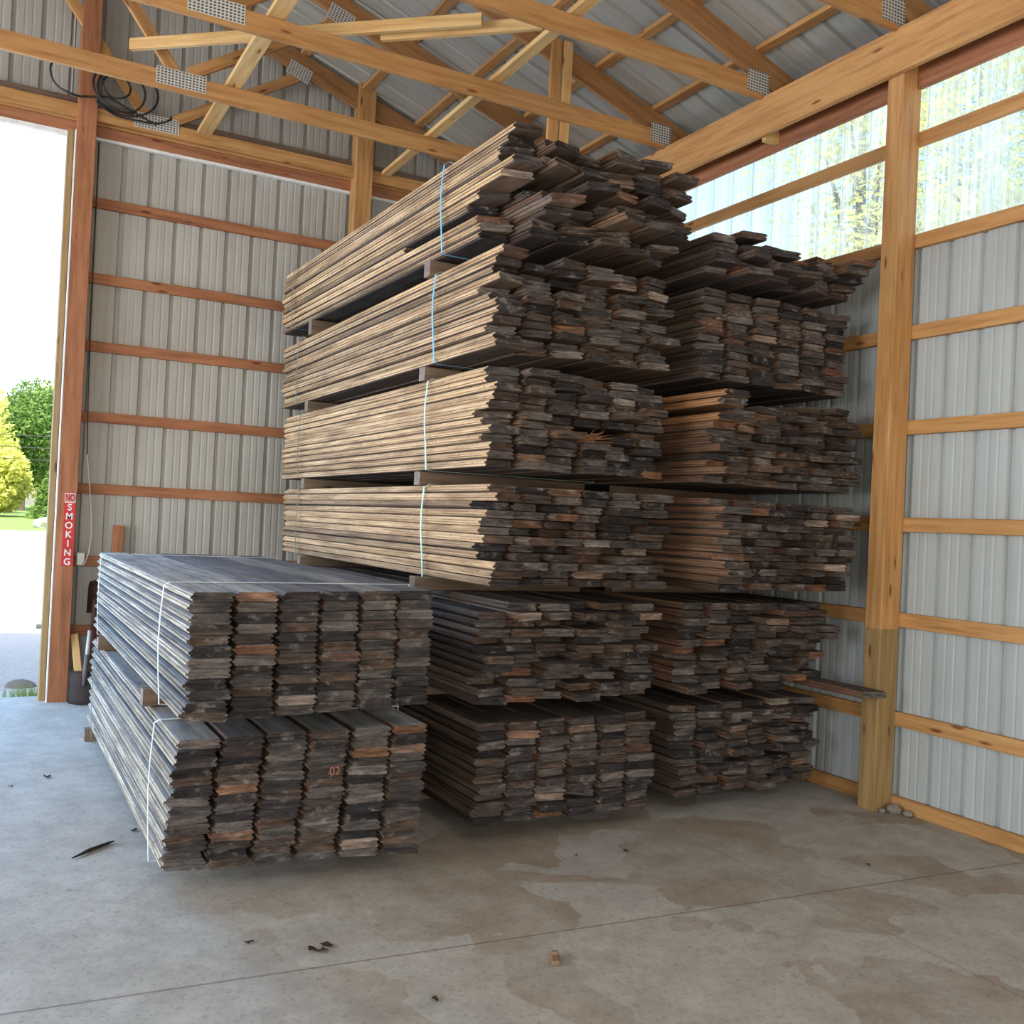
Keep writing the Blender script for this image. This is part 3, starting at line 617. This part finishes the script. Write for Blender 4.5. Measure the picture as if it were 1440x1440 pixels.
# ---------------------------------------------------------------- outside
def ground(name, x0, x1, y0, y1, nx, ny, zf, mat, kind='structure'):
    bm = bmesh.new(); g = [[bm.verts.new((x0+(x1-x0)*i/nx, y0+(y1-y0)*j/ny, zf(x0+(x1-x0)*i/nx, y0+(y1-y0)*j/ny))) for i in range(nx+1)] for j in range(ny+1)]
    for j in range(ny):
        for i in range(nx): bm.faces.new((g[j][i], g[j][i+1], g[j+1][i+1], g[j+1][i]))
    return tag(obj(name, bm, mat), kind=kind)
ground('gravel_yard', -70, 60, -60, 58, 40, 40, lambda x, y: -.16 if (-13 < x < .9 and -10 < y < 5.5) else -.04, GRAVEL)
ground('lawn', -90, 110, 58, 150, 30, 30, lambda x, y: -.05 + max(0, y-58)*.012, GRASS)
def tree(x, y, z0, h, cr, mat, label, seed, n=3500, ls=.3, conifer=False, base=.25):
    r = random.Random(seed); e = empty('tree', (x, y, z0)); tag(e, label, 'tree', 'trees outside')
    bm = bmesh.new(); tube(bm, [(0, 0, -.2), (.1*r.uniform(-1, 1), 0, h*.4), (.2*r.uniform(-1, 1), .1, h*.9)], [h*.02+.04, h*.014+.02, .02], 8)
    lob = []
    for i in range(9):
        a = r.random()*6.28; zz = h*(base + .15 + .55*r.random()); rr_ = cr*.5*r.random()
        c = Vector((rr_*math.cos(a), rr_*math.sin(a), zz)); lob.append((c, cr*(.35+.3*r.random())))
        if not conifer: tube(bm, [(0, 0, zz*.6), c*.6+Vector((0, 0, zz*.3)), c], [h*.008+.01, .02+h*.003, .01], 5)
    obj('trunk', bm, BARK, e)
    vs, fs = [], []
    for i in range(n):
        if conifer:
            t = r.random()**.7; zz = h*(1-t*(1-base*.4)); rad = cr*t*(.6+.5*r.random()); a = r.random()*6.28
            p = Vector((rad*math.cos(a), rad*math.sin(a), zz-.15*rad))
        else:
            c, q = lob[r.randrange(9)]; d = Vector((r.gauss(0, 1), r.gauss(0, 1), r.gauss(0, .8))).normalized()*q*(.55+.5*r.random()); p = c+d
        u = Vector((r.gauss(0, 1), r.gauss(0, 1), r.gauss(0, 1))).normalized(); w_ = u.orthogonal().normalized(); s = ls*(.6+.7*r.random())
        k = len(vs); vs += [p-u*s*.5, p+w_*s*.28, p+u*s*.5, p-w_*s*.28]; fs.append((k, k+1, k+2, k+3))
    me = bpy.data.meshes.new('foliage'); me.from_pydata(vs, [], fs); me.materials.append(mat)
    o = bpy.data.objects.new('foliage', me); COL.objects.link(o); o.parent = e
# beyond the doorway (seen from the camera along x about -4)
for i, (x, y, h, cr, m, cf, lb) in enumerate((
    (-6.5, 98, 13.5, 5, LEAF_Y, False, 'tall yellow green tree at the left edge of the doorway view'),
    (-1.0, 112, 15.5, 5, LEAF_G, False, 'tall green tree at the back of the doorway view'),
    (2.2, 84, 9.5, 3.6, LEAF_G, True, 'dense green evergreen right in the doorway view above the boulder'),
    (3.6, 122, 17, 7, LEAF_Y, False, 'broad yellow green tree farthest back in the doorway view'),
    (-8.5, 116, 14, 6, LEAF_G, False, 'broad green tree far back behind the left doorway tree'),
    (-4.2, 86, 6.0, 3.2, LEAF_Y, False, 'low yellow green bush tree over the lawn in the doorway view'),
    (8.5, 100, 14.5, 4.5, LEAF_G, False, 'tall green tree behind the evergreen, touching the door jamb'))):
    tree(x, y, .4, h, cr, m, lb, 40+i, 9000, .5, cf, .08)
b = bmesh.new(); bmesh.ops.create_icosphere(b, subdivisions=3, radius=1)
for v in b.verts: v.co = Vector((v.co.x*2.0, v.co.y*1.1, v.co.z*.6))*(1+.22*noise.noise(v.co*1.7))
tag(obj('boulder', b, flat('boulder_stone', (.55, .52, .48), .9), None, (.1, 64, .25)), 'pale boulder on the lawn beyond the doorway', 'boulder')
for i, z in enumerate((6.1, 5.2, 4.3)):
    b = bmesh.new(); tube(b, [(-60+12*k, 78, z+.5*math.cos((k-5)*.6)) for k in range(11)], .03, 5)
    tag(obj('overhead_wire', b, BLACK), ('top', 'middle', 'bottom')[i] + ' overhead wire in front of the far trees', 'wire', 'overhead wires')
b = bmesh.new(); bmesh.ops.create_icosphere(b, subdivisions=2, radius=.11)
for v in b.verts: v.co = Vector((v.co.x*1.3, v.co.y, v.co.z*.6))*(1+.2*noise.noise(v.co*9))
tag(obj('stone', b, STONE, None, (-4.66, 6.25, -.10)), 'grey stone on gravel just outside the doorway', 'stone')
b = bmesh.new()
for i in range(260):
    x = -4.62+R.gauss(0, .12); y = 5.45+R.gauss(0, .18); hh = R.uniform(.02, .07); a = R.random()*6.28
    vv = [b.verts.new((x-.004, y, -.14)), b.verts.new((x+.004, y, -.14)), b.verts.new((x+.03*math.cos(a), y+.03*math.sin(a), -.03+hh))]; b.faces.new(vv)
tag(obj('grass_tuft', b, GRASS), 'green weeds growing at the doorway threshold', 'grass', kind='stuff')
# trees beyond the clear panels on the right
for i, (x, y, h, cr, m, cf, lb) in enumerate((
    (4.6, 2.2, 8.6, 2.2, LEAF_Y, False, 'yellow green tree seen through the clear panels at the right edge'),
    (6.4, 6.2, 9.6, 2.2, LEAF_Y, False, 'yellow green tree seen through the clear panels beside the big post'),
    (11.0, 5.0, 15, 2.2, LEAF_D, True, 'dark evergreen behind the clear panels right of the big post'),
    (13.5, 9.6, 14, 2.4, LEAF_G, False, 'tall green tree behind the yellow ones outside the clear panels'),
    (15.0, 17.5, 9.5, 2.6, LEAF_Y, False, 'yellow tree low behind the clear panels above the lumber'))):
    tree(x, y, -.05, h, cr, m, lb, 80+i, 11000, .13, cf, .2)
